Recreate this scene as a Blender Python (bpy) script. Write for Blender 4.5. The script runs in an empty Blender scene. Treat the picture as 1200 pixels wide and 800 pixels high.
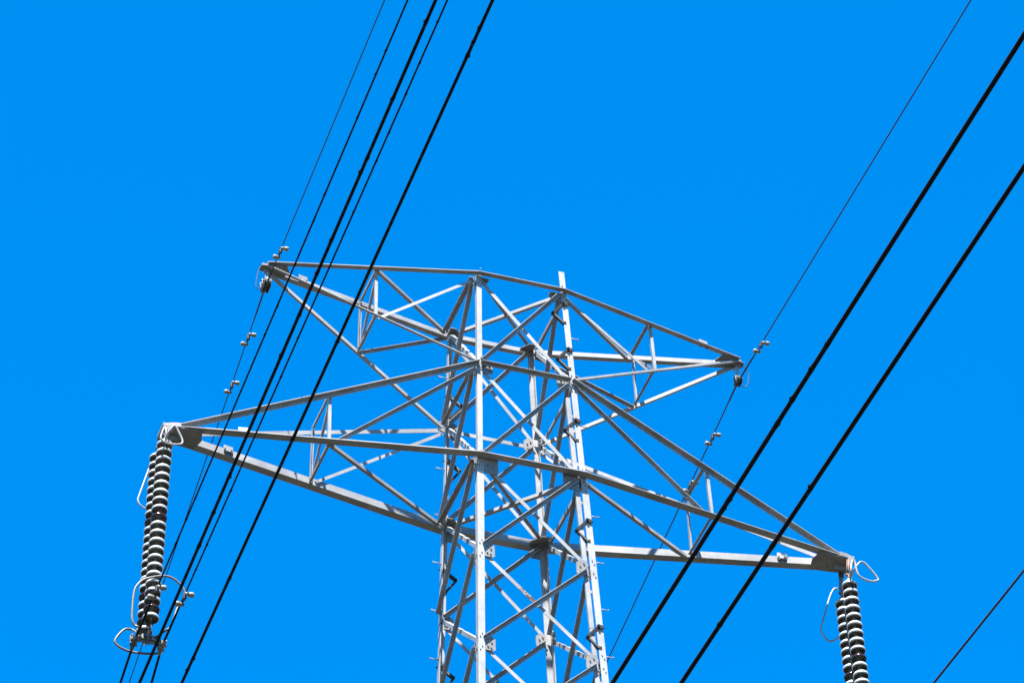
import bpy, math, random
from mathutils import Vector, Matrix
random.seed(7)
R = math.radians
scene = bpy.context.scene
COL = scene.collection

# ------------------------------------------------------------------ camera
cam_data = bpy.data.cameras.new("camera")
cam = bpy.data.objects.new("camera", cam_data)
COL.objects.link(cam)
scene.camera = cam
cam_data.sensor_width = 36.0
cam_data.lens = 196.34
cam_data.clip_start = 0.5
cam_data.clip_end = 20000
cr = Vector((0.94490923, -0.32602564, -0.02922024))
cu = Vector((-0.19094259, -0.62149909, 0.75978932))
cf = Vector((0.26587115, 0.71235256, 0.64951241))
rot = Matrix((cr, cu, -cf)).transposed()
cam.matrix_world = Matrix.Translation((-25.3432, -68.2207, 1.6)) @ rot.to_4x4()

# ------------------------------------------------------------------ light
SUN_EL, SUN_AZ = 64.0, 25.0          # azimuth measured from -Y towards -X
world = bpy.data.worlds.new("World")
scene.world = world
world.use_nodes = True
wn, wl = world.node_tree.nodes, world.node_tree.links
wn.clear()
sky = wn.new("ShaderNodeTexSky")
sky.sky_type = 'NISHITA'
sky.sun_disc = False
sky.sun_elevation = R(SUN_EL)
sky.sun_rotation = R(180 + SUN_AZ)
sky.altitude = 600
sky.air_density = 1.0
sky.dust_density = 0.2
sky.ozone_density = 3.0
hsv = wn.new("ShaderNodeHueSaturation")
hsv.inputs["Hue"].default_value = 0.5
hsv.inputs["Saturation"].default_value = 1.75
hsv.inputs["Value"].default_value = 0.49
bg = wn.new("ShaderNodeBackground")
bg.inputs["Strength"].default_value = 0.15
wo = wn.new("ShaderNodeOutputWorld")
wl.new(sky.outputs[0], hsv.inputs["Color"])
wl.new(hsv.outputs[0], bg.inputs["Color"])
wl.new(bg.outputs[0], wo.inputs["Surface"])

sun_data = bpy.data.lights.new("sun", 'SUN')
sun = bpy.data.objects.new("sun", sun_data)
COL.objects.link(sun)
sun_data.energy = 5.0
sun_data.angle = R(0.53)
sun_data.color = (1.0, 0.955, 0.89)
sd = Vector((-math.sin(R(SUN_AZ)) * math.cos(R(SUN_EL)), -math.cos(R(SUN_AZ)) * math.cos(R(SUN_EL)), math.sin(R(SUN_EL))))
sun.rotation_euler = sd.to_track_quat('Z', 'Y').to_euler()

scene.view_settings.view_transform = 'Standard'
scene.view_settings.look = 'None'
scene.view_settings.exposure = 2.25
scene.view_settings.gamma = 1.0
scene.view_settings.use_curve_mapping = False


# ------------------------------------------------------------------ materials
def material(name, rough=0.5, metal=0.0):
    m = bpy.data.materials.new(name)
    m.use_nodes = True
    n, l = m.node_tree.nodes, m.node_tree.links
    b = n["Principled BSDF"]
    b.inputs["Roughness"].default_value = rough
    b.inputs["Metallic"].default_value = metal
    return m, n, l, b


def noise(n, l, scale, detail=4, rough=0.6, coord="Object"):
    tc = n.new("ShaderNodeTexCoord")
    t = n.new("ShaderNodeTexNoise")
    t.inputs["Scale"].default_value = scale
    t.inputs["Detail"].default_value = detail
    t.inputs["Roughness"].default_value = rough
    l.new(tc.outputs[coord], t.inputs["Vector"])
    return t


def ramp(n, l, src, stops):
    r = n.new("ShaderNodeValToRGB")
    e = r.color_ramp.elements
    while len(e) < len(stops):
        e.new(0.5)
    for el, (pos, c) in zip(e, stops):
        el.position = pos
        el.color = (*c, 1)
    l.new(src, r.inputs["Fac"])
    return r


def mix(n, l, fac, a, b, kind='MIX'):
    x = n.new("ShaderNodeMix")
    x.data_type = 'RGBA'
    x.blend_type = kind
    if isinstance(fac, (int, float)):
        x.inputs[0].default_value = fac
    else:
        l.new(fac, x.inputs[0])
    for sock, v in ((6, a), (7, b)):
        if isinstance(v, tuple):
            x.inputs[sock].default_value = (*v, 1)
        else:
            l.new(v, x.inputs[sock])
    return x.outputs[2]


def galvanised(name, dark, light, rust_at=None):
    m, n, l, b = material(name, 0.52, 0.0)
    b.inputs["Specular IOR Level"].default_value = 0.22
    big = noise(n, l, 1.7, 3, 0.55)
    fine = noise(n, l, 11.0, 4, 0.6)
    base = ramp(n, l, big.outputs["Fac"], [(0.32, dark), (0.68, light)])
    spang = ramp(n, l, fine.outputs["Fac"], [(0.35, (0.90, 0.90, 0.90)), (0.65, (1.04, 1.04, 1.04))])
    c = mix(n, l, 1.0, base.outputs["Color"], spang.outputs["Color"], 'MULTIPLY')
    # scattered little weather stains
    st = noise(n, l, 7.0, 6, 0.75)
    sm = ramp(n, l, st.outputs["Fac"], [(0.60, (0, 0, 0)), (0.72, (0.5, 0.5, 0.5))])
    c = mix(n, l, sm.outputs["Color"], c, (0.15, 0.135, 0.105))
    if rust_at:
        tc = n.new("ShaderNodeTexCoord")
        d = n.new("ShaderNodeVectorMath"); d.operation = 'DISTANCE'
        l.new(tc.outputs["Object"], d.inputs[0]); d.inputs[1].default_value = rust_at
        near = ramp(n, l, d.outputs["Value"], [(0.12, (1, 1, 1)), (0.30, (0, 0, 0))])
        sp = noise(n, l, 16.0, 4, 0.65)
        spm = ramp(n, l, sp.outputs["Fac"], [(0.46, (0, 0, 0)), (0.50, (1, 1, 1))])
        msk = mix(n, l, 1.0, near.outputs["Color"], spm.outputs["Color"], 'MULTIPLY')
        c = mix(n, l, msk, c, (0.06, 0.020, 0.007))
    l.new(c, b.inputs["Base Color"])
    return m


M_STEEL = galvanised("galvanised_steel", (0.168, 0.172, 0.177), (0.262, 0.266, 0.267))
M_LEG = galvanised("galvanised_leg_steel", (0.212, 0.217, 0.222), (0.278, 0.282, 0.285))
M_PLATE = galvanised("galvanised_plate", (0.12, 0.122, 0.122), (0.19, 0.19, 0.188))


def plain(name, c0, c1, scale=12, rough=0.5, metal=0.0):
    m, n, l, b = material(name, rough, metal)
    t = noise(n, l, scale, 4, 0.6)
    r = ramp(n, l, t.outputs["Fac"], [(0.35, c0), (0.65, c1)])
    l.new(r.outputs["Color"], b.inputs["Base Color"])
    return m


M_BOLT = plain("dull_bolt_steel", (0.10, 0.10, 0.10), (0.20, 0.20, 0.195), 30, 0.5)
M_BRACKET = plain("shade_dark_bracket", (0.005, 0.005, 0.006), (0.016, 0.016, 0.016), 20, 0.6)  # near-black base colour carries the shade on the climbing brackets
M_BRACKET.node_tree.nodes["Principled BSDF"].inputs["Specular IOR Level"].default_value = 0.2
M_WIRE = plain("weathered_black_conductor", (0.003, 0.003, 0.004), (0.006, 0.006, 0.008), 9, 0.75)
M_WIRE.node_tree.nodes["Principled BSDF"].inputs["Specular IOR Level"].default_value = 0.12
M_EARTH = plain("dark_earth_wire", (0.006, 0.006, 0.012), (0.012, 0.012, 0.02), 9, 0.7)
M_NAVY = plain("dark_blue_black_conductor", (0.004, 0.004, 0.016), (0.008, 0.008, 0.028), 9, 0.7)
M_FIT = plain("grey_cast_fitting", (0.10, 0.098, 0.09), (0.18, 0.175, 0.165), 18, 0.5)
M_FITDARK = plain("dark_cast_fitting", (0.02, 0.02, 0.02), (0.055, 0.053, 0.05), 18, 0.5)
M_ROD = plain("galvanised_horn_rod", (0.19, 0.187, 0.18), (0.27, 0.262, 0.253), 14, 0.42)
M_RODDARK = plain("weathered_ring_rod", (0.05, 0.047, 0.036), (0.10, 0.093, 0.074), 14, 0.5)
M_RUSTY = plain("rusty_shackle_iron", (0.08, 0.04, 0.02), (0.16, 0.105, 0.065), 25, 0.7)
M_WEIGHT = plain("pale_cast_weight", (0.11, 0.106, 0.09), (0.18, 0.173, 0.15), 14, 0.55)
M_SIGN = plain("pale_tag_plate", (0.19, 0.19, 0.188), (0.235, 0.235, 0.23), 8, 0.5)


def porcelain(name, c0, c1, rough):
    m, n, l, b = material(name, rough)
    t = noise(n, l, 9, 4, 0.6)
    r = ramp(n, l, t.outputs["Fac"], [(0.3, c0), (0.7, c1)])
    oi = n.new("ShaderNodeObjectInfo")
    v = n.new("ShaderNodeMapRange")
    l.new(oi.outputs["Random"], v.inputs["Value"])
    v.inputs["To Min"].default_value = 0.82
    v.inputs["To Max"].default_value = 1.0
    cc = n.new("ShaderNodeCombineColor")
    for k in range(3):
        l.new(v.outputs[0], cc.inputs[k])
    c = mix(n, l, 1.0, r.outputs["Color"], cc.outputs[0], 'MULTIPLY')
    l.new(c, b.inputs["Base Color"])
    return m


M_DISC = porcelain("pale_glazed_porcelain", (0.34, 0.34, 0.315), (0.43, 0.425, 0.395), 0.35)
M_UNDER_SHADE = porcelain("disc_underside_painted_shade", (0.028, 0.029, 0.026), (0.05, 0.051, 0.047), 0.4)  # shade under the discs painted into the colour, far darker than their tops
M_DISCBROWN = porcelain("brown_glazed_porcelain", (0.018, 0.008, 0.006), (0.033, 0.014, 0.011), 0.15)


def ground_material():
    m, n, l, b = material("dry_grass_and_soil", 0.95)
    t = noise(n, l, 0.05, 6, 0.65)
    f = noise(n, l, 1.3, 6, 0.7)
    a = ramp(n, l, t.outputs["Fac"], [(0.35, (0.018, 0.016, 0.008)), (0.65, (0.029, 0.024, 0.012))])
    g = ramp(n, l, f.outputs["Fac"], [(0.3, (0.7, 0.7, 0.7)), (0.7, (1.15, 1.15, 1.1))])
    c = mix(n, l, 1.0, a.outputs["Color"], g.outputs["Color"], 'MULTIPLY')
    l.new(c, b.inputs["Base Color"])
    return m


# ------------------------------------------------------------------ mesh helpers
class MB:
    """Collects closed solids and links them as one mesh object."""
    def __init__(self):
        self.v, self.f, self.s, self.mi = [], [], [], []
        self.cur = 0

    def add(self, verts, faces, smooth=False):
        o = len(self.v)
        self.v += [tuple(p) for p in verts]
        for f in faces:
            self.f.append(tuple(i + o for i in f))
            self.s.append(smooth)
            self.mi.append(self.cur)

    def prism(self, poly, axis):
        """poly: list of Vectors (planar loop), swept along vector axis."""
        n = len(poly)
        a = [Vector(p) for p in poly]
        b = [p + axis for p in a]
        fs = [tuple(range(n))[::-1], tuple(range(n, 2 * n))]
        for i in range(n):
            j = (i + 1) % n
            fs.append((i, j, n + j, n + i))
        self.add(a + b, fs)

    def angle(self, p0, p1, h1, h2, a, b, t=0.011):
        """L-section from p0 to p1; flange widths a along h1 and b along h2."""
        p0, p1 = Vector(p0), Vector(p1)
        d = (p1 - p0).normalized()
        e1 = Vector(h1); e1 = (e1 - d * e1.dot(d)).normalized()
        e2 = d.cross(e1)
        if e2.dot(Vector(h2)) < 0:
            e2 = -e2
        sec = [(0, 0), (a, 0), (a, t), (t, t), (t, b), (0, b)]
        self.prism([p0 + e1 * x + e2 * y for x, y in sec], p1 - p0)

    def box(self, c, x, y, z):
        """box centred at c with half-axis vectors x, y, z."""
        c, x, y, z = Vector(c), Vector(x), Vector(y), Vector(z)
        self.prism([c - x - y - z, c + x - y - z, c + x + y - z, c - x + y - z], 2 * z)

    def tube(self, pts, r, seg=8, closed=False, radii=None):
        pts = [Vector(p) for p in pts]
        n = len(pts)
        vs, prev = [], None
        for i, p in enumerate(pts):
            if closed:
                d = (pts[(i + 1) % n] - pts[i - 1]).normalized()
            else:
                d = (pts[min(i + 1, n - 1)] - pts[max(i - 1, 0)]).normalized()
            if prev is None:
                up = Vector((0, 0, 1)) if abs(d.z) < 0.9 else Vector((1, 0, 0))
                s = d.cross(up).normalized()
            else:
                s = (prev - d * prev.dot(d)).normalized()
            prev = s
            q = d.cross(s)
            rr = radii[i] if radii else r
            for k in range(seg):
                w = 2 * math.pi * k / seg
                vs.append(p + (s * math.cos(w) + q * math.sin(w)) * rr)
        fs = []
        m = n if closed else n - 1
        for i in range(m):
            j = (i + 1) % n
            for k in range(seg):
                k2 = (k + 1) % seg
                fs.append((i * seg + k, i * seg + k2, j * seg + k2, j * seg + k))
        self.add(vs, fs, True)
        if not closed:
            o = len(self.v) - len(vs)
            self.f.append(tuple(o + k for k in range(seg))[::-1]); self.s.append(False); self.mi.append(self.cur)
            self.f.append(tuple(o + (n - 1) * seg + k for k in range(seg))); self.s.append(False); self.mi.append(self.cur)

    def lathe(self, prof, seg=28, origin=(0, 0, 0)):
        o = Vector(origin)
        vs = []
        for r, z in prof:
            for k in range(seg):
                w = 2 * math.pi * k / seg
                vs.append(o + Vector((r * math.cos(w), r * math.sin(w), z)))
        fs = []
        for i in range(len(prof) - 1):
            for k in range(seg):
                k2 = (k + 1) % seg
                fs.append((i * seg + k, i * seg + k2, (i + 1) * seg + k2, (i + 1) * seg + k))
        self.add(vs, fs, True)

    def bolt(self, p, n, r=0.015, h=0.016):
        p, n = Vector(p), Vector(n).normalized()
        u = n.orthogonal().normalized(); w = n.cross(u)
        self.prism([p + (u * math.cos(k * math.pi / 3) + w * math.sin(k * math.pi / 3)) * r for k in range(6)], n * h)

    def build(self, name, mats, parent=None, origin=None, loc=None):
        if not isinstance(mats, (list, tuple)):
            mats = [mats]
        o = Vector(origin) if origin is not None else Vector((0, 0, 0))
        me = bpy.data.meshes.new(name)
        me.from_pydata([tuple(Vector(p) - o) for p in self.v], [], self.f)
        for m in mats:
            me.materials.append(m)
        for p, s, i in zip(me.polygons, self.s, self.mi):
            p.use_smooth = s
            p.material_index = i
        import bmesh
        bm = bmesh.new(); bm.from_mesh(me)
        bmesh.ops.recalc_face_normals(bm, faces=bm.faces)
        bm.to_mesh(me); bm.free()
        me.update()
        ob = bpy.data.objects.new(name, me)
        COL.objects.link(ob)
        ob.location = o if loc is None else loc
        if parent is not None:
            ob.parent = parent
            w = parent
            while w is not None:
                if loc is None:
                    ob.location = ob.location - w.location
                w = w.parent
        return ob


def smooth_path(pts, n=6, closed=False):
    P = [Vector(p) for p in pts]
    out = []
    m = len(P)
    for i in range(m if closed else m - 1):
        if closed:
            a, b, c, d = P[i - 1], P[i], P[(i + 1) % m], P[(i + 2) % m]
        else:
            a, b, c, d = P[max(i - 1, 0)], P[i], P[i + 1], P[min(i + 2, m - 1)]
        for k in range(n):
            t = k / n
            out.append(0.5 * ((2 * b) + (c - a) * t + (2 * a - 5 * b + 4 * c - d) * t * t + (3 * b - a - 3 * c + d) * t ** 3))
    if not closed:
        out.append(P[-1])
    return out


def empty(name, loc, label, cat, group=None):
    o = bpy.data.objects.new(name, None)
    COL.objects.link(o)
    o.location = loc
    o.empty_display_size = 0.5
    tag(o, label, cat, group)
    return o


def tag(o, label=None, cat=None, group=None, kind=None):
    for k, v in (("label", label), ("category", cat), ("group", group), ("kind", kind)):
        if v:
            o[k] = v
    return o


def copy_to(src, loc, parent=None, rot=None):
    c = src.copy()
    COL.objects.link(c)
    c.parent = parent
    c.location = loc
    if rot is not None:
        c.rotation_euler = rot
    for ch in list(src.children):
        k = ch.copy()
        COL.objects.link(k)
        k.parent = c
    return c


V = Vector
X, Y, Z = V((1, 0, 0)), V((0, 1, 0)), V((0, 0, 1))

# ------------------------------------------------------------------ ground
g = MB()
S = 6000
g.add([(-S, -S, 0), (S, -S, 0), (S, S, 0), (-S, S, 0)], [(0, 1, 2, 3)])
go = g.build("ground", ground_material())
tag(go, kind="structure")

# ------------------------------------------------------------------ tower geometry
Z1, Z2, Z3, Z4, Z5 = 64.3935, 62.3299, 60.2309, 58.2637, 56.2789
W3, KS, RY = 0.90, 0.0335, 1.0419
LEV = [Z1, Z2, Z3, Z4, Z5]
h = 2.05
while LEV[-1] > 6.0 and len(LEV) < 12:
    LEV.append(LEV[-1] - h); h *= 1.36
LEV = [z for z in LEV if z > 3.0]
LEV.append(0.0)


def half(z):
    a = W3 + KS * (Z3 - z)
    return a, a * RY


def node(c, z):
    a, b = half(z)
    sx = -1 if c in 'AB' else 1
    sy = -1 if c in 'AD' else 1
    return V((sx * a, sy * b, z))


LEGDX = dict(A=0.0, B=0.02, C=0.0, D=0.06)
SX = dict(A=-1, B=-1, C=1, D=1)
SY = dict(A=-1, B=1, C=1, D=-1)

tower = empty("transmission_tower", (0, 0, 0),
              "grey galvanised steel lattice tower with four pointed crossarms carrying the power lines", "transmission tower")

# legs ---------------------------------------------------------------
legs = {}
for c in 'ABCD':
    m = MB()
    sx, sy = SX[c], SY[c]
    top = Z1 + (0.50 if c == 'D' else 0.06)
    for z0, z1, w, t in ((top, Z3 - 0.1, 0.102 if c == "D" else 0.088, 0.011), (Z3 - 0.1, 0.0, 0.115, 0.014)):
        p0, p1 = node(c, z0), node(c, z1)
        off = V((sx, sy, 0)) * (0.022 if z1 > 1 else 0.036) + X * LEGDX[c]
        m.angle(p0 + off, p1 + off, X * -sx, Y * -sy, w, w, t)
    # bolt rows at the joints
    m.cur = 1
    for z in LEV[:6]:
        a, b = half(z)
        o = 0.024 if z > Z3 else 0.036
        for dz in (-0.17, -0.10, 0.10, 0.17):
            for q in (0.035 if dz in (-0.17, 0.10) else 0.068,):
                p = node(c, z + dz) + V((sx, sy, 0)) * o + X * LEGDX[c]
                m.bolt(p + X * (-sx * q), Y * sy, 0.012, 0.014)
                m.bolt(p + Y * (-sy * q), X * sx, 0.012, 0.014)
    legs[c] = m.build("leg", [M_LEG, M_BOLT], tower)
legs['D']["label"] = "right front leg that rises above the top of the tower"

# faces: (left corner seen from outside, right corner, outward normal)
FACES = [('A', 'D', -Y), ('B', 'A', -X), ('C', 'B', Y), ('D', 'C', X)]


def brace(z_hi, c_hi, z_lo, c_lo, nrm, outer, w, name="diagonal_brace", trim=0.10, mat=M_STEEL, dd=0.0):
    p0, p1 = node(c_hi, z_hi), node(c_lo, z_lo)
    d = (p1 - p0).normalized()
    p0 = p0 + d * trim; p1 = p1 - d * trim
    m = MB()
    up = Z - d * d.z
    up.normalize()
    if outer:      # bolted on the outside, outstanding flange on the top edge pointing out
        off = nrm * (0.034 + dd) + up * (w * 0.5)
        m.angle(p0 + off, p1 + off, -up, nrm, w, w, 0.009)
    else:          # bolted on the inside, outstanding flange on the top edge pointing in
        off = nrm * (-0.004 - dd) + up * (w * 0.5)
        m.angle(p0 + off, p1 + off, -up, -nrm, w, w, 0.009)
    m.cur = 1
    for p, s in ((p0, 1), (p1, -1)):
        for k in (0.05, 0.11):
            m.bolt(p + d * (k * s) + nrm * (0.030 + dd if outer else -0.004), nrm, 0.013, 0.02)
    return m.build(name, [mat, M_BOLT], tower)


for fi, (l, r, nrm) in enumerate(FACES):
    for i in range(len(LEV) - 1):
        zh, zl = LEV[i], LEV[i + 1]
        w = 0.068 if i < 5 else 0.10
        if zl < 1:
            zl = 0.5
        mat = M_STEEL
        b1 = brace(zh, l, zl, r, nrm, False, w, mat=mat)
        b2 = brace(zh, r, zl, l, nrm, True, w)
        if fi == 0 and i == 3:       # the rusted one
            a = node('A', Z4).lerp(node('D', Z5), 0.405)
            b1.data.materials[0] = galvanised("galvanised_steel_rusted", (0.168, 0.172, 0.177), (0.262, 0.266, 0.267), tuple(a))
            b1["label"] = "white diagonal with orange rust spots halfway down"

# horizontals on the sides and the front/back of level 2 ---------------
def strut(p0, p1, h1, h2, a, b, name="horizontal_strut", trim=0.06, t=0.009):
    p0, p1 = V(p0), V(p1)
    d = (p1 - p0).normalized()
    m = MB()
    q0, q1 = p0 + d * trim, p1 - d * trim
    m.angle(q0, q1, h1, h2, a, b, t)
    m.cur = 1
    e1 = V(h1); e1 = (e1 - d * e1.dot(d)).normalized()
    e2 = d.cross(e1)
    if e2.dot(V(h2)) < 0:
        e2 = -e2
    for q, s in ((q0, 1), (q1, -1)):
        for k in (0.05, 0.11):
            m.bolt(q + d * k * s + e1 * a * 0.5, -e2, 0.013, 0.016)
    return m.build(name, [M_STEEL, M_BOLT], tower)


for z in (Z1, Z2, Z3):
    w = 0.075 if z != Z2 else 0.06
    for n, f, sx in (('A', 'B', -1), ('D', 'C', 1)):
        o = X * (sx * 0.045) + Z * 0.02
        strut(node(n, z) + o, node(f, z) + o, -Z, X * sx, w, w)
o = Z * 0.03
strut(node('A', Z2) - Y * 0.05 + o, node('D', Z2) - Y * 0.05 + o, -Z, -Y, 0.055, 0.085, trim=0.03)
strut(node('B', Z2) + Y * 0.05 + o, node('C', Z2) + Y * 0.05 + o, -Z, Y, 0.075, 0.07, trim=0.03)
# plan bracing of level 1 and level 3 -----------------------------------
for z, w in ((Z1, 0.06), (Z3, 0.065)):
    strut(node('A', z) - Z * 0.035, node('C', z) - Z * 0.035, V((1, -1, 0)), Z, w, w, "plan_brace", 0.22)
    strut(node('B', z) - Z * 0.052, node('D', z) - Z * 0.052, V((1, 1, 0)), Z, w, w, "plan_brace", 0.22)

# gusset plates ---------------------------------------------------------
def plate(poly, nrm, t, bolts, name="gusset_plate"):
    m = MB()
    nrm = V(nrm).normalized()
    m.prism([V(p) for p in poly], nrm * t)
    m.cur = 1
    for b in bolts:
        m.bolt(V(b) + nrm * t, nrm, 0.015, 0.02)
        m.bolt(V(b), -nrm, 0.015, 0.02)
    return m.build(name, [M_PLATE, M_BOLT], tower)


for z, big in ((Z1, 0.21), (Z3, 0.27)):
    for c in 'ABCD':
        p = node(c, z) - Z * 0.022
        sx, sy = SX[c], SY[c]
        ix, iy = X * -sx, Y * -sy
        s = big
        poly = [p - ix * 0.02 - iy * 0.02, p + ix * s - iy * 0.02, p + ix * s + iy * s * 0.35, p + ix * s * 0.4 + iy * s, p - ix * 0.02 + iy * s]
        plate(poly, -Z, 0.011, [p + ix * s * 0.75 + iy * 0.05, p + ix * s * 0.45 + iy * s * 0.4, p + ix * s * 0.25 + iy * s * 0.7, p + ix * s * 0.55 + iy * s * 0.55])

for fi, (l, r, nrm) in enumerate(FACES):
    for li, z in enumerate(LEV[1:6]):
        for c, other in ((l, r), (r, l)):
            side = (node(other, z) - node(c, z)).normalized()
            big = (1.0 if z == Z3 else 0.72) if fi in (0, 1) else 0.66
            p = node(c, z) + nrm * (0.006 if z > Z3 else 0.018)
            s0 = 0.07
            if fi in (0, 2):
                hh, ww = 0.21 * big, 0.26 * big
                lo, hi = (0.30, 0.10) if z == Z3 else (hh, hh)
            else:
                hh, ww = 0.16 * big, 0.19 * big
                lo, hi = hh, hh
            poly = [p + side * s0 + Z * hi, p + side * (s0 + ww * 0.62) + Z * hi, p + side * (s0 + ww) + Z * hi * 0.55,
                    p + side * (s0 + ww) - Z * lo * 0.85, p + side * (s0 + ww * 0.85) - Z * lo, p + side * s0 - Z * lo]
            bl = [p + side * (s0 + ww * 0.3) + Z * hi * 0.5, p + side * (s0 + ww * 0.65) + Z * hi * 0.1,
                  p + side * (s0 + ww * 0.3) - Z * lo * 0.45, p + side * (s0 + ww * 0.6) - Z * lo * 0.6]
            plate(poly, nrm, 0.011, bl)

# step bolts on the two climbing legs -----------------------------------
m = MB()
m.tube([(0, 0, 0), (0.145, 0, 0.004)], 0.0085, 6)
m.tube([(0.137, 0, 0.004), (0.15, 0, 0.004)], 0.016, 6)
m.tube([(0.002, 0, 0), (0.014, 0, 0)], 0.018, 6)
zs = [63.40 - 0.99 * k for k in range(12)]
proto = None
for c in 'DB':
    sx, sy = SX[c], SY[c]
    for k, z in enumerate(zs):
        off = 0.022 if z > Z3 - 0.1 else 0.036
        p = node(c, z) + V((sx, sy, 0)) * off + X * LEGDX[c]
        if True:
            loc, rz = p - Y * sy * 0.04, (0 if sx > 0 else math.pi)
        else:
            loc, rz = p - X * sx * 0.04, (math.pi / 2 if sy > 0 else -math.pi / 2)
        if proto is None:
            proto = m.build("step_bolt", M_ROD, None)
            ob = proto
        else:
            ob = proto.copy(); COL.objects.link(ob)
        ob.parent = legs[c]
        ob.location = loc
        ob.rotation_euler = (0, 0, rz)

# folding climbing brackets on the same legs -----------------------------
def climb_bracket(c, z):
    sx, sy = SX[c], SY[c]
    off = 0.022 if z > Z3 - 0.1 else 0.036
    p = node(c, z) + V((sx, sy, 0)) * off - V((sx, 0, 0)) * 0.09 + X * LEGDX[c]
    m = MB()
    tip = p - X * sx * 0.17 - Z * 0.17 - Y * sy * 0.05
    low = p - X * sx * 0.01 - Z * 0.40
    for a, b, w in ((p + Z * 0.02, tip, 0.048), (tip - Z * 0.01, low, 0.034)):
        d = (b - a).normalized()
        n = d.cross(Y).normalized()
        m.box((a + b) / 2, d * ((b - a).length / 2 + 0.012), Y * 0.026, n * w * 0.5)
    m.box(p + Z * 0.03 + X * sx * 0.03, X * 0.05, Y * 0.03, Z * 0.035)
    m.box(low + X * sx * 0.02, X * 0.035, Y * 0.022, Z * 0.03)
    m.tube([tip - Y * 0.05, tip + Y * 0.05], 0.016, 8)
    m.bolt(p + Z * 0.035 + Y * sy * 0.03, Y * sy, 0.02, 0.03)
    m.bolt(p + Z * 0.035 + X * sx * 0.08, X * sx, 0.016, 0.03)
    m.build("climbing_bracket", M_BRACKET, legs[c])


rail = MB()
for k in range(3):
    za, zb = 62.0 - 5.0 * k, 57.0 - 5.0 * k
    pa, pb = [node('D', q) + V((1, -1, 0)) * 0.036 + X * (LEGDX['D'] - 0.222) + Y * 0.03 for q in (za, zb + 0.01)]
    rail.angle(pa, pb, X, Y, 0.078, 0.045, 0.008)
for k in range(8):
    q = 61.6 - 1.9 * k
    rail.box(node('D', q) + V((1, -1, 0)) * 0.036 + X * (LEGDX['D'] - 0.12) + Y * 0.05, X * 0.055, Y * 0.008, Z * 0.03)
rail.build("climbing_rail", M_STEEL, legs['D'])

for z in (64.1, 63.05, 61.45, 59.25, 57.0):
    climb_bracket('D', z)
for z in (63.0, 61.6, 59.3, 57.3):
    climb_bracket('B', z)

# bodies' heavy front and back members at level 1 and 3 are part of the chords' line
def chord(p0, p1, sy, kind, v, hz, name, parent, trim0=0.0, trim1=0.0, t=0.012):
    p0, p1 = V(p0), V(p1)
    d = (p1 - p0).normalized()
    m = MB()
    if kind == 'low':       # upright flange inside, flat flange at the bottom pointing outwards
        m.angle(p0 + d * trim0, p1 - d * trim1, Z, Y * sy, v, hz, t)
    else:                   # hanging flange inside, flat flange on top pointing outwards
        m.angle(p0 + d * trim0, p1 - d * trim1, -Z, Y * sy, v, hz, t)
    return m.build(name, M_STEEL, parent)


for z, n, f in ((Z1, 'A', 'D'), (Z1, 'B', 'C'), (Z3, 'A', 'D'), (Z3, 'B', 'C')):
    sy = SY[n]
    o = Y * (sy * 0.052)
    v, hz = (0.085, 0.10) if z == Z1 else (0.135, 0.15)
    ob = chord(node(n, z) + o - X * 0.02 - Z * 0.01, node(f, z) + o + X * 0.02 - Z * 0.01, sy, 'low', v, hz, "main_beam", tower)

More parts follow.
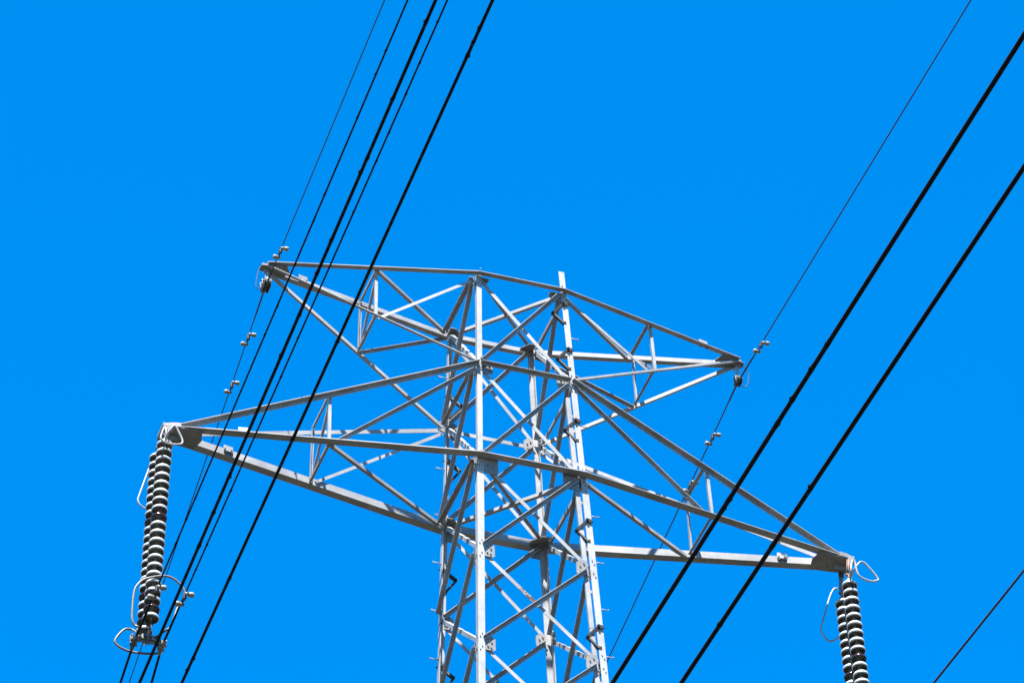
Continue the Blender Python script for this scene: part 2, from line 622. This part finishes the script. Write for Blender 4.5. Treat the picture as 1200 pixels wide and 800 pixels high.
# crossarms --------------------------------------------------------------
def crossarm(sx, level):
    n, f = ('A', 'B') if sx < 0 else ('D', 'C')
    if level == 'upper':
        zt, zb, L, tz, T = Z1, Z2, 4.272, Z1 - 0.042, 0.4912
    else:
        zt, zb, L, tz, T = Z2, Z3, 5.9615, Z3 + 0.058, 0.4909
    tip = V((sx * L, 0, tz))
    arm = MB()
    pts = {}
    def mid(c, z, o):
        a = node(c, z) + o
        b = tip + (V((0, SY[c] * 0.055, 0)))
        return a, b
    specs = []
    for c in (n, f):
        sy = SY[c]
        o = Y * (sy * 0.052) - Z * 0.01
        if level == 'upper':
            hi = mid(c, zt, o); lo = mid(c, zb, Y * sy * 0.05 + Z * 0.0)
            specs.append((c, 't', hi, 'low', 0.085, 0.10))
            specs.append((c, 'b', (lo[0], lo[1] - Z * 0.035), 'low', 0.045 if (sx, sy) == (-1, -1) else 0.06, 0.06 if (sx, sy) == (-1, -1) else 0.05))
        else:
            hi = mid(c, zt, Y * sy * 0.05 + Z * 0.03); lo = mid(c, zb, o)
            specs.append((c, 't', (hi[0], hi[1] + Z * 0.055), 'top', 0.075, 0.085))
            specs.append((c, 'b', lo, 'low', 0.135, 0.15))
    # the arm itself: end fitting under the tip
    sgn = X * sx
    if level == 'lower':
        zz = tip.z - 0.016
        base = [tip + sgn * 0.16 - Y * 0.19, tip + sgn * 0.16 + Y * 0.19, tip - sgn * 0.2 + Y * 0.235, tip - sgn * 0.50 + Y * 0.25,
                tip - sgn * 0.56 + Y * 0.0, tip - sgn * 0.50 - Y * 0.25, tip - sgn * 0.2 - Y * 0.235]
        arm.prism([V((q.x, q.y, zz)) for q in base], -Z * 0.012)
        for s in (-1, 1):
            q = tip + Y * s * 0.205
            arm.prism([V((q.x - sx * 0.14, q.y + s * 0.02, zz + 0.002)), V((q.x + sx * 0.15, q.y - s * 0.02, zz + 0.002)), V((q.x + sx * 0.13, q.y - s * 0.02, zz + 0.05)),
                       V((q.x - sx * 0.02, q.y + s * 0.005, zz + 0.085)), V((q.x - sx * 0.14, q.y + s * 0.02, zz + 0.085))], Y * s * 0.012)
        arm.box(V((tip.x + sx * 0.14, 0, zz + 0.045)), X * 0.008, Y * 0.18, Z * 0.045)
        arm.box(V((tip.x - sx * 0.05, 0, zz - 0.06)), X * 0.10, Y * 0.010, Z * 0.05)
        for s in (-1, 1):
            arm.box(V((tip.x + sx * 0.06, s * 0.21, zz - 0.05)), X * 0.045, Y * 0.012, Z * 0.05)
    else:
        zz = tip.z - 0.016
        base = [tip + sgn * 0.12 - Y * 0.075, tip + sgn * 0.12 + Y * 0.075, tip - sgn * 0.32 + Y * 0.15, tip - sgn * 0.40 - Y * 0.0, tip - sgn * 0.32 - Y * 0.15]
        arm.prism([V((q.x, q.y, zz)) for q in base], -Z * 0.012)
        arm.box(V((tip.x - sx * 0.08, 0, zz + 0.05)), X * 0.17, Y * 0.006, Z * 0.05)
        arm.box(V((tip.x + sx * 0.01, 0, zz - 0.05)), X * 0.05, Y * 0.008, Z * 0.045)
    arm.cur = 1
    for kx in (0.05, -0.12, -0.25):
        for s in (-1, 1):
            arm.bolt(tip + sgn * kx + Y * s * (0.10 if level == 'lower' else 0.04) - Z * 0.028, -Z, 0.014, 0.02)
    root = arm.build("crossarm", [M_PLATE, M_BOLT], tower, origin=tip)
    root["label"] = {('upper', -1): "upper left crossarm holding an earth wire", ('upper', 1): "upper right crossarm holding an earth wire",
                     ('lower', -1): "long lower left crossarm holding insulators", ('lower', 1): "long lower right crossarm holding insulators"}[(level, sx)]
    P = {}
    for c, e, (a, b), kind, v, hz in specs:
        q = 'n' if c == n else 'f'
        ob = chord(a, b, SY[c], kind, v, hz, "chord", root, t=0.011)
        P[q + e] = a.lerp(b, T)
        P[q + e + 'a'], P[q + e + 'b'] = a, b

    def bar(p0, p1, h1, h2, w, name="lacing_bar", trim=0.03):
        p0, p1 = V(p0), V(p1)
        d = (p1 - p0).normalized()
        m = MB()
        tr0, tr1 = trim if isinstance(trim, tuple) else (trim, trim)
        m.angle(p0 + d * tr0, p1 - d * tr1, h1, h2, w, w, 0.007)
        m.cur = 1
        e1 = V(h1); e1 = (e1 - d * e1.dot(d)).normalized()
        e2 = d.cross(e1)
        if e2.dot(V(h2)) < 0:
            e2 = -e2
        for q, s in ((p0, 1), (p1, -1)):
            m.bolt(q + d * ((tr0 if s > 0 else tr1) + 0.04) * s + e1 * w * 0.5, -e2, 0.012, 0.016)
        m.build(name, [M_STEEL, M_BOLT], root)

    vw = 0.052
    ix = X * -sx
    for q, c in (('n', n), ('f', f)):
        s = SY[c]
        # post between the chords, wide flange facing out
        bar(P[q + 'b'] - Y * s * 0.012 + Z * 0.02, P[q + 't'] - Y * s * 0.012 + Z * 0.03, X, -Y * s, vw, "post", 0.0)
    zu = Z * 0.05
    bar(P['nt'] + zu - Y * 0.0, P['ft'] + zu, -Z, ix, 0.048, "frame_strut")
    bar(P['nb'] + Z * 0.02, P['fb'] + Z * 0.02, Z, ix, 0.045, "frame_strut")
    if sx < 0:
        bar(P['nt'] + Z * 0.03 + X * 0.03, P['fb'] + Z * 0.04 + X * 0.03, X, Y, 0.042, "frame_diagonal", 0.08)
    else:
        bar(P['ft'] + Z * 0.03 - X * 0.03, P['nb'] + Z * 0.04 - X * 0.03, X, -Y, 0.042, "frame_diagonal", 0.08)
    if level == 'upper':
        # near face rises to the tower, far face too; top face has one diagonal
        bar(P['nb'] + ix * 0.05 + Y * 0.012, node(n, zt) + Y * -0.03 - Z * 0.03, -Z, Y, 0.055, trim=(0.0, 0.1))
        bar(P['fb'] + ix * 0.05 - Y * 0.012, node(f, zt) + Y * 0.03 - Z * 0.05, -Z, -Y, 0.055, trim=(-0.03, 0.08))
        if sx < 0:
            bar(P['nt'] + ix * 0.06 - Z * 0.006, node('B', zt) - Z * 0.016, Y, Z, 0.058, trim=(-0.05, 0.06))
        else:
            bar(P['ft'] + ix * 0.06 - Z * 0.006, node('D', zt) - Z * 0.016, Y, Z, 0.058, trim=(-0.05, 0.06))
    else:
        bar(P['nb'] + ix * 0.05 + Y * 0.014 + Z * 0.03, node(n, zt) + Y * -0.03 - Z * 0.04, -Z, -Y, 0.058, trim=0.08)
        bar(P['fb'] + ix * 0.05 - Y * 0.014 + Z * 0.03, node(f, zt) + Y * 0.03 - Z * 0.04, -Z, Y, 0.055, trim=0.08)
        if sx < 0:
            bar(P['nb'] + ix * 0.06 - Z * 0.010, node('B', zb) - Z * 0.022, Y, Z, 0.06, trim=(-0.06, 0.08))
        else:
            bar(P['fb'] + ix * 0.06 - Z * 0.010, node('D', zb) - Z * 0.022, Y, Z, 0.06, trim=(-0.06, 0.08))
    # little tag plates clipped on the chords
    def tagplate(c, e, t, up):
        q = 'n' if c == n else 'f'
        p = P[q + e + 'a'].lerp(P[q + e + 'b'], t)
        d = (P[q + e + 'b'] - P[q + e + 'a']).normalized()
        m = MB()
        s = -1
        yo = p.y - 0.022
        cpt = V((p.x, yo, p.z + up))
        m.box(cpt, d * 0.085, Y * 0.003, Z * 0.055)
        m.cur = 1
        for k in (-0.06, 0.06):
            m.box(cpt + d * k - Z * 0.065 - Y * 0.006, d * 0.014, Y * 0.008, Z * 0.042)
        m.box(cpt - Z * 0.07 - Y * 0.004, d * 0.06, Y * 0.004, Z * 0.010)
        m.build("tag_plate", [M_SIGN, M_BRACKET], root)
    if level == 'lower':
        tagplate(f, 'b', 0.785 if sx < 0 else 0.80, 0.135)
        if sx < 0:
            tagplate(n, 'b', 0.765, 0.14)
    elif sx < 0:
        tagplate(f, 't', 0.80, 0.09)
    else:
        tagplate(n, 't', 0.80, 0.09)


for lv in ('upper', 'lower'):
    for s in (-1, 1):
        crossarm(s, lv)

# ------------------------------------------------------------------ insulators
NDISC, PITCH = 22, 0.172
PROF = [(0.001, 0.115), (0.034, 0.112), (0.046, 0.098), (0.050, 0.060), (0.056, 0.045), (0.085, 0.034), (0.118, 0.012), (0.136, -0.012), (0.141, -0.030),
        (0.138, -0.048), (0.128, -0.055), (0.120, -0.046), (0.112, -0.018), (0.106, -0.040), (0.098, -0.044), (0.090, -0.010), (0.078, -0.030),
        (0.068, -0.030), (0.055, -0.004), (0.022, -0.004), (0.020, -0.060), (0.001, -0.062)]


def disc_mesh(mat, name):
    m = MB()
    m.cur = 1
    prof = [(r * 0.965, z) for r, z in PROF]
    m.lathe(prof[:5], 24)
    m.cur = 0
    m.lathe(prof[4:11], 28)
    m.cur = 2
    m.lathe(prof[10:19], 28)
    m.cur = 1
    m.lathe(prof[18:], 24)
    ob = m.build(name, [mat, M_FIT, M_UNDER_SHADE])
    me = ob.data
    bpy.data.objects.remove(ob)
    return me


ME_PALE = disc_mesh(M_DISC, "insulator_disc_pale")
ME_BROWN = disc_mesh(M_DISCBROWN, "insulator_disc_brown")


def bent_rod(name, pts, r, mat, parent, closed=False):
    m = MB()
    m.tube(smooth_path(pts, 5, closed), r, 10, closed)
    return m.build(name, mat, parent)


def insulator_assembly(sx, top_n, bot_n, top_f, bot_f, brown_n, brown_f, label, horns, clamps):
    base = V(((top_n[0] + top_f[0]) / 2, 0, top_n[2]))
    root = empty("insulator_assembly", base, label, "insulator", "insulator strings hanging from the lower crossarms")
    for top, bot, brown, nm in ((top_n, bot_n, brown_n, 'n'), (top_f, bot_f, brown_f, 'f')):
        top, bot = V(top), V(bot)
        d = (top - bot).normalized()
        m = MB()
        up = V((sx * 5.99, top.y, Z3 + 0.0))
        m.tube([top + d * 0.0, top + d * 0.09], 0.024, 8)
        m.tube([top + d * 0.09, up], 0.016, 8)
        m.tube([top + d * 0.09 + X * 0.03, up + X * 0.03], 0.009, 6)
        m.tube([top + d * 0.09 - X * 0.03, up - X * 0.03], 0.009, 6)
        m.box(top + d * 0.10, X * 0.045, Y * 0.022, Z * 0.02)
        m.tube([bot + d * 0.05, bot - d * 0.10], 0.02, 8)
        m.tube([top, bot], 0.012, 6)
        st = m.build("insulator_string", M_RUSTY if sx > 0 else M_FITDARK, root, origin=top)
        st["label"] = "string nearer the viewer" if nm == 'n' else "string behind"
        q = d.to_track_quat('Z', 'Y')
        for k in range(NDISC):
            p = top - d * (0.10 + PITCH * k)
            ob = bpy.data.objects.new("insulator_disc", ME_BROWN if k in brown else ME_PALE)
            if k in brown:
                ob["label"] = "dark brown replacement disc"
            COL.objects.link(ob)
            ob.parent = st
            ob.location = p - top
            jit = V((random.gauss(0, 0.012), random.gauss(0, 0.012), 1)).normalized().to_track_quat('Z', 'Y')
            ob.rotation_euler = (q @ jit).to_euler()
            ob.rotation_euler.rotate_axis('Z', random.uniform(0, 6.28))
    for (pts, r, mat, nm) in horns:
        bent_rod(nm, pts, r, mat, root)
    # the yoke: a plate along the line joining the strings, a plate across it holding the clamps
    bn, bf = V(bot_n), V(bot_f)
    mid = (bn + bf) / 2
    m = MB()
    zt = min(bn.z, bf.z) - 0.06
    m.prism([V((mid.x - 0.006, bn.y - 0.06, zt + 0.04)), V((mid.x - 0.006, bf.y + 0.06, zt + 0.04)), V((mid.x - 0.006, bf.y + 0.05, zt - 0.03)),
             V((mid.x - 0.006, 0.06, zt - 0.15)), V((mid.x - 0.006, -0.06, zt - 0.15)), V((mid.x - 0.006, bn.y - 0.05, zt - 0.03))], X * 0.014)
    xa, xb = clamps[0].x, clamps[1].x
    zc = clamps[0].z
    m.prism([V((xa - 0.07, -0.007, zt - 0.05)), V((xb + 0.07, -0.007, zt - 0.05)), V((xb + 0.07, -0.007, zt - 0.11)), V(((xa + xb) / 2, -0.007, zt - 0.17)), V((xa - 0.07, -0.007, zt - 0.11))], Y * 0.014)
    for k in (-1, 1):
        m.box(V((mid.x + k * 0.09, -0.03, zt - 0.055)), X * 0.07, Y * 0.018, Z * 0.045)
    m.cur = 1
    for k in (-0.18, -0.05, 0.05, 0.18):
        m.bolt(V((mid.x + k, -0.05, zt - 0.07)), -Y, 0.02, 0.03)
    m.build("yoke_plate", [M_FIT, M_FITDARK], root)
    for c in clamps:
        m = MB()
        m.tube([V((c.x, 0, zt - 0.08)), c + Z * 0.05], 0.02, 8)
        for s in (-1, 1):
            m.box(V((c.x + s * 0.035, 0, (zt - 0.1 + c.z) / 2 + 0.03)), X * 0.006, Y * 0.035, Z * ((zt - 0.1 - c.z) / 2 + 0.05))
        # boat shaped body cradling the wire
        n = 9
        P = [c + V((0, -0.17 + 0.34 * i / (n - 1), -0.012 - 0.035 * (abs(i - 4) / 4) ** 2)) for i in range(n)]
        m.tube(P, 0.04, 10, radii=[0.026 + 0.020 * (1 - (abs(i - 4) / 4) ** 2) for i in range(n)])
        m.box(c + Z * 0.035, X * 0.035, Y * 0.09, Z * 0.018)
        for k in (-0.06, 0.06):
            for s in (-1, 1):
                m.tube([c + V((s * 0.05, k, -0.05)), c + V((s * 0.05, k, 0.075))], 0.011, 6)
                m.bolt(c + V((s * 0.05, k, 0.06)), Z, 0.022, 0.022)
        m.build("suspension_clamp", M_FITDARK if c.x < -6.2 else M_FIT, root)
    return root


ZC = 55.87
hornsL = [
    ([(-6.10, -0.23, 59.88), (-6.132, -0.45, 59.81), (-6.156, -0.45, 60.021), (-6.226, -0.45, 59.805), (-6.204, -0.45, 59.729), (-6.102, -0.45, 59.682), (-5.914, -0.45, 59.709), (-5.856, -0.45, 59.786),
      (-5.924, -0.45, 59.969), (-5.997, -0.45, 60.087), (-6.076, -0.42, 59.968), (-6.10, -0.23, 59.90)], 0.017, M_ROD, "arcing_horn"),
    ([(-6.10, 0.24, 60.03), (-6.10, 0.5, 60.10), (-6.147, 0.5, 59.91), (-6.316, 0.5, 59.265), (-6.332, 0.5, 59.172), (-6.296, 0.5, 59.09), (-6.199, 0.5, 59.024)], 0.015, M_ROD, "arcing_horn"),
    ([(-6.40, -0.06, 55.99), (-6.509, -0.35, 55.881), (-6.58, -0.35, 55.916), (-6.623, -0.35, 56.009), (-6.626, -0.35, 56.214), (-6.604, -0.35, 56.563), (-6.55, -0.35, 56.731), (-6.424, -0.35, 56.88),
      (-6.17, -0.35, 56.997), (-6.0, -0.35, 57.012), (-5.857, -0.35, 56.923), (-5.77, -0.35, 56.787), (-5.755, -0.35, 56.652), (-5.88, -0.35, 56.417), (-5.921, -0.35, 56.27), (-5.989, -0.35, 56.014),
      (-6.072, -0.30, 55.95), (-6.14, -0.06, 55.99)], 0.019, M_RODDARK, "arcing_ring"),
    ([(-6.38, 0.05, 56.02), (-6.412, 0.3, 56.324), (-6.568, 0.3, 56.313), (-6.72, 0.3, 56.073), (-6.675, 0.3, 55.963), (-6.505, 0.3, 55.898), (-6.307, 0.3, 55.894), (-6.024, 0.3, 55.953), (-5.98, 0.2, 56.0), (-6.06, 0.04, 56.0)],
     0.019, M_RODDARK, "arcing_ring")]
insulator_assembly(-1, (-6.085, -0.21, 59.96), (-6.285, -0.21, 56.09), (-6.10, 0.165, 59.97), (-6.283, 0.165, 56.10), (9, 20), (8, 17, 20),
                   "pale double insulator string with a wire ring at its foot, under the lower left crossarm", hornsL, [V((-6.487, 0, ZC)), V((-6.03, 0, ZC))])
hornsR = [
    ([(5.96, -0.23, 59.72), (5.896, -0.45, 59.763), (5.927, -0.45, 59.972), (5.962, -0.45, 60.028), (5.99, -0.45, 59.986), (6.013, -0.45, 59.79), (6.077, -0.45, 59.694), (6.245, -0.45, 59.648), (6.356, -0.45, 59.685),
      (6.383, -0.45, 59.746), (6.208, -0.45, 59.981), (6.134, -0.45, 60.03), (6.07, -0.45, 60.005), (5.98, -0.42, 59.867), (5.96, -0.23, 59.76)], 0.017, M_ROD, "arcing_horn"),
    ([(5.98, 0.23, 59.95), (6.04, 0.5, 60.16), (5.987, 0.5, 60.129), (5.894, 0.5, 59.923), (5.71, 0.5, 59.295), (5.691, 0.5, 59.163), (5.768, 0.5, 59.017), (5.875, 0.5, 58.993), (6.007, 0.5, 59.106)], 0.015, M_ROD, "arcing_horn")]
dx = 12.37
ring_r = []
for pts, r, mat, nm in hornsL[2:]:
    ring_r.append(([(p[0] + dx, p[1], p[2]) for p in pts], r, mat, nm))
insulator_assembly(1, (5.96, -0.21, 59.80), (6.085, -0.21, 56.03), (5.98, 0.175, 59.70), (6.095, 0.175, 56.0), (9,), (9,),
                   "pale double insulator string under the lower right crossarm, its foot out of view", hornsR + ring_r, [V((5.954, 0, ZC)), V((6.36, 0, ZC))])

# ------------------------------------------------------------------ wires
def damper_mesh():
    """Vibration damper hanging on a wire that runs along Y; built round the wire's centre."""
    m = MB()
    m.box((0, 0, -0.02), X * 0.022, Y * 0.03, Z * 0.05)
    m.tube([(-0.03, 0, -0.03), (0.03, 0, -0.03)], 0.014, 8)
    clamp = m
    w = []
    cable = MB()
    cable.tube([(0, -0.15, -0.07), (0, 0, -0.062), (0, 0.15, -0.07)], 0.008, 6)
    for s in (-1, 1):
        a = MB()
        x = -s
        prof = [(x * -0.035, 0.016), (x * -0.028, 0.028), (x * 0.0, 0.026), (x * 0.03, 0.033), (x * 0.065, 0.040), (x * 0.085, 0.037), (x * 0.097, 0.026), (x * 0.100, 0.010)]
        a.tube([(q, s * 0.13, -0.072) for q, _ in prof], 0.03, 12, radii=[r for _, r in prof])
        w.append(a)
    return clamp, cable, w


DAMP = None
def add_damper(wire_obj, p, slope, scale=1.0):
    global DAMP
    if DAMP is None:
        cl, cb, ws = damper_mesh()
        o = cl.build("vibration_damper", M_FITDARK)
        cb.build("messenger_cable", M_WIRE, o, loc=(0, 0, 0))
        for a in ws:
            a.build("damper_weight", M_WEIGHT, o, loc=(0, 0, 0))
        DAMP = o
        ob = o
    else:
        ob = copy_to(DAMP, (0, 0, 0))
    ob.parent = wire_obj
    ob.location = V(p) - wire_obj.location
    ob.rotation_euler = (math.atan(slope), 0, 0)
    ob.scale = (scale,) * 3
    return ob


def wire(name, near, far, r, mat, label, cat, bumps=(), group=None, y0=-160.0, y1=180.0, rods=None, dampers=()):
    """near/far: (x0, bx, z0, bz) along Y on each side of the support at y = 0."""
    def pt(y):
        x0, bx, z0, bz = near if y < 0 else far
        quad = 0.00006 * max(0.0, abs(y) - 50.0) ** 2
        return V((x0 + bx * y, y, z0 + bz * y + quad))
    m = MB()
    ys = []
    y = y0
    while y < y1:
        ys.append(y)
        y += 0.45 if -60 < y < 20 else 4.0
    # a hair of unevenness: real stranded wire never lies perfectly straight
    m.tube([pt(t) for t in ys], r, 10)
    if rods:
        a, b, rr = rods
        for s, e in ((-1, a), (1, b)):
            n = 8
            m.tube([pt(s * e * k / n) for k in range(n + 1)], rr, 10, radii=[rr * (1.0 if k < n - 1 else 0.8) for k in range(n + 1)])
    root = m.build(name, mat, None, origin=pt(0))
    tag(root, label, cat, group)
    for yb in bumps:
        p = pt(yb)
        b = MB()
        L = random.uniform(0.05, 0.09)
        q = [(-L, 1.0), (-L * 0.6, 1.06), (-0.01, 1.10 + random.uniform(0, 0.15)), (L * 0.4, 1.12), (L, 1.0)]
        b.tube([pt(yb + t) for t, _ in q], r, 8, radii=[r * k for _, k in q])
        b.box(p + V((random.choice((-1, 1)) * r * 1.1, 0, random.uniform(-0.5, 0.5) * r)), X * r * 0.35, Y * 0.013, Z * r * 0.35)
        b.build("joint_sleeve", mat, root)
    for yd, sc in dampers:
        bz = near[3] if yd < 0 else far[3]
        add_damper(root, pt(yd), bz, sc)
    return root


ZE = 63.93
wire("earth_wire", (-4.296, 0.047, ZE, 0.05), (-4.296, 0.0635, ZE, -0.05), 0.0098, M_EARTH,
     "thin dark earth wire passing under the tip of the upper left crossarm", "cable", rods=(0.5, 0.9, 0.0145), group="earth wires on the upper crossarms",
     dampers=((-1.02, 1.0), (1.27, 1.0), (2.50, 1.0)))
wire("earth_wire", (4.278, 0.0045, ZE, 0.05), (4.278, 0.044, ZE, -0.05), 0.0110, M_EARTH,
     "thin dark earth wire passing under the tip of the upper right crossarm", "cable", rods=(0.9, 0.6, 0.0155), group="earth wires on the upper crossarms",
     dampers=((-1.12, 1.0), (1.44, 1.0), (2.72, 1.0)))
cg = "conductors hung from the insulator strings"
wire("conductor", (-6.4873, 0.04348, ZC, 0.05), (-6.4873, 0.069, ZC, -0.05), 0.0145, M_WIRE,
     "black conductor clamped on the outer, left end of the left insulator yoke", "cable",
     [-14.87, -14.36, -13.4, -11.61, -10.99, -9.93, -8.92, -8.23, -3.99, -3.42, -2.74], cg, rods=(1.15, 1.4, 0.021), dampers=((-1.52, 1.15),))
wire("conductor", (-6.03, 0.0392, ZC, 0.05), (-6.03, 0.104, ZC, -0.05), 0.0145, M_WIRE,
     "black conductor clamped on the inner, right end of the left insulator yoke", "cable",
     [-15.68, -14.77, -14.08, -13.21, -12.55, -11.36, -8.3, -7.32, -4.34, -2.88, -2.17], cg, rods=(1.15, 1.3, 0.021), dampers=((-1.47, 1.15),))
wire("conductor", (5.9542, -0.04536, ZC, 0.05), (5.9542, -0.03, ZC, -0.05), 0.019, M_NAVY,
     "lone dark conductor crossing the bottom right corner of the sky", "cable", (), cg, rods=(1.2, 1.2, 0.023))
lg = "thick conductors of the nearer line"
wire("conductor", (-12.98687, 0.026422, 34.5, 0.0), (-12.98687, 0.026422, 34.5, 0.0), 0.0165, M_WIRE,
     "thick black conductor running between the two thinner wires of the left insulator", "cable",
     [-35.87, -34.88, -34.09, -33.9, -32.98, -32.52, -31.92, -31.34, -29.54, -28.98, -28.46], lg)
wire("conductor", (-12.76796, 0.019658, 34.5, 0.0), (-12.76796, 0.019658, 34.5, 0.0), 0.0160, M_WIRE,
     "thick black conductor crossing both left crossarms, rightmost of the left group of wires", "cable",
     [-35.94, -35.77, -35.58, -31.67, -30.25, -28.06, -26.77, -26.58], lg)
wire("conductor", (-13.93187, -0.027247, 27.0, 0.0), (-13.93187, -0.027247, 27.0, 0.0), 0.0178, M_WIRE,
     "thick black conductor crossing the middle of the lower right crossarm", "cable",
     [-41.0, -40.71, -40.36, -40.06, -39.16, -39.05], lg)
wire("conductor", (-13.72322, -0.034973, 27.0, 0.0), (-13.72322, -0.034973, 27.0, 0.0), 0.0178, M_WIRE,
     "thick black conductor crossing the lower right crossarm close to its tip", "cable",
     [-39.47, -38.76, -37.76], lg)

# ------------------------------------------------------------------ earth wire suspension clamps
def earth_clamp(sx, xw, label, jumper, K):
    top = V((sx * 4.262, 0, Z1 - 0.16))
    root = empty("suspension_clamp", top, label, "clamp", "earth wire clamps under the upper crossarm tips")
    w = V((xw, 0, ZE))
    m = MB()
    m.tube([top + Z * 0.05, top - Z * 0.05], 0.018, 8)
    m.tube(smooth_path([top + V((-0.035, 0, -0.03)), top + V((-0.04, 0, -0.10)), top + V((0, 0, -0.13)), top + V((0.04, 0, -0.10)), top + V((0.035, 0, -0.03))], 4), 0.012, 8)
    m.tube([top + V((-0.05, 0, -0.03)), top + V((0.05, 0, -0.03))], 0.014, 8)
    m.tube([top + V((0, 0, -0.10)), w + Z * 0.14 * K], 0.017, 8)
    m.build("link", M_ROD, root)
    m = MB()
    for s in (-1, 1):
        m.prism([w + V((s * 0.05, -0.10, 0.10)), w + V((s * 0.05, 0.10, 0.10)), w + V((s * 0.05, 0.17, 0.0)), w + V((s * 0.05, 0.10, -0.10)), w + V((s * 0.05, -0.10, -0.10)), w + V((s * 0.05, -0.17, 0.0))], X * s * 0.02)
    m.box(w + Z * 0.10, X * 0.06, Y * 0.09, Z * 0.02)
    n = 9
    m.tube([w + V((0, -0.20 + 0.4 * i / (n - 1), -0.02)) for i in range(n)], 0.05, 12, radii=[0.03 + 0.035 * (1 - (abs(i - 4) / 4) ** 2) for i in range(n)])
    m.v = [tuple(w + (V(q) - w) * K) for q in m.v]
    m.build("clamp_body", M_FITDARK, root)
    m = MB()
    for s in (-1, 1):
        for k in (-0.06, 0.06):
            m.tube([w + V((s * 0.085, k, -0.06)), w + V((s * 0.085, k, 0.11))], 0.011, 6)
            m.bolt(w + V((s * 0.085, k, 0.07)), Z, 0.024, 0.025)
    m.box(w + V((-0.03 * sx, 0, 0.135)), X * 0.075, Y * 0.07, Z * 0.012)
    m.v = [tuple(w + (V(q) - w) * K) for q in m.v]
    m.build("clamp_bolts", M_ROD, root)
    bent_rod("bonding_jumper", jumper, 0.008, M_EARTH, root)


earth_clamp(-1, -4.296, "dark cast clamp with a hanging jumper wire under the upper left crossarm tip",
            [(-4.37, 0, 64.34), (-4.408, 0, 64.30), (-4.453, 0, 64.083), (-4.468, 0, 63.867), (-4.423, 0, 63.841), (-4.37, 0, 63.88)], 0.85)
earth_clamp(1, 4.278, "dark cast clamp with a curved jumper wire under the upper right crossarm tip",
            [(4.35, 0, 64.33), (4.40, 0, 64.30), (4.483, 0, 64.176), (4.475, 0, 64.02), (4.451, 0, 63.916), (4.40, 0, 63.84), (4.335, 0, 63.85)], 0.66)
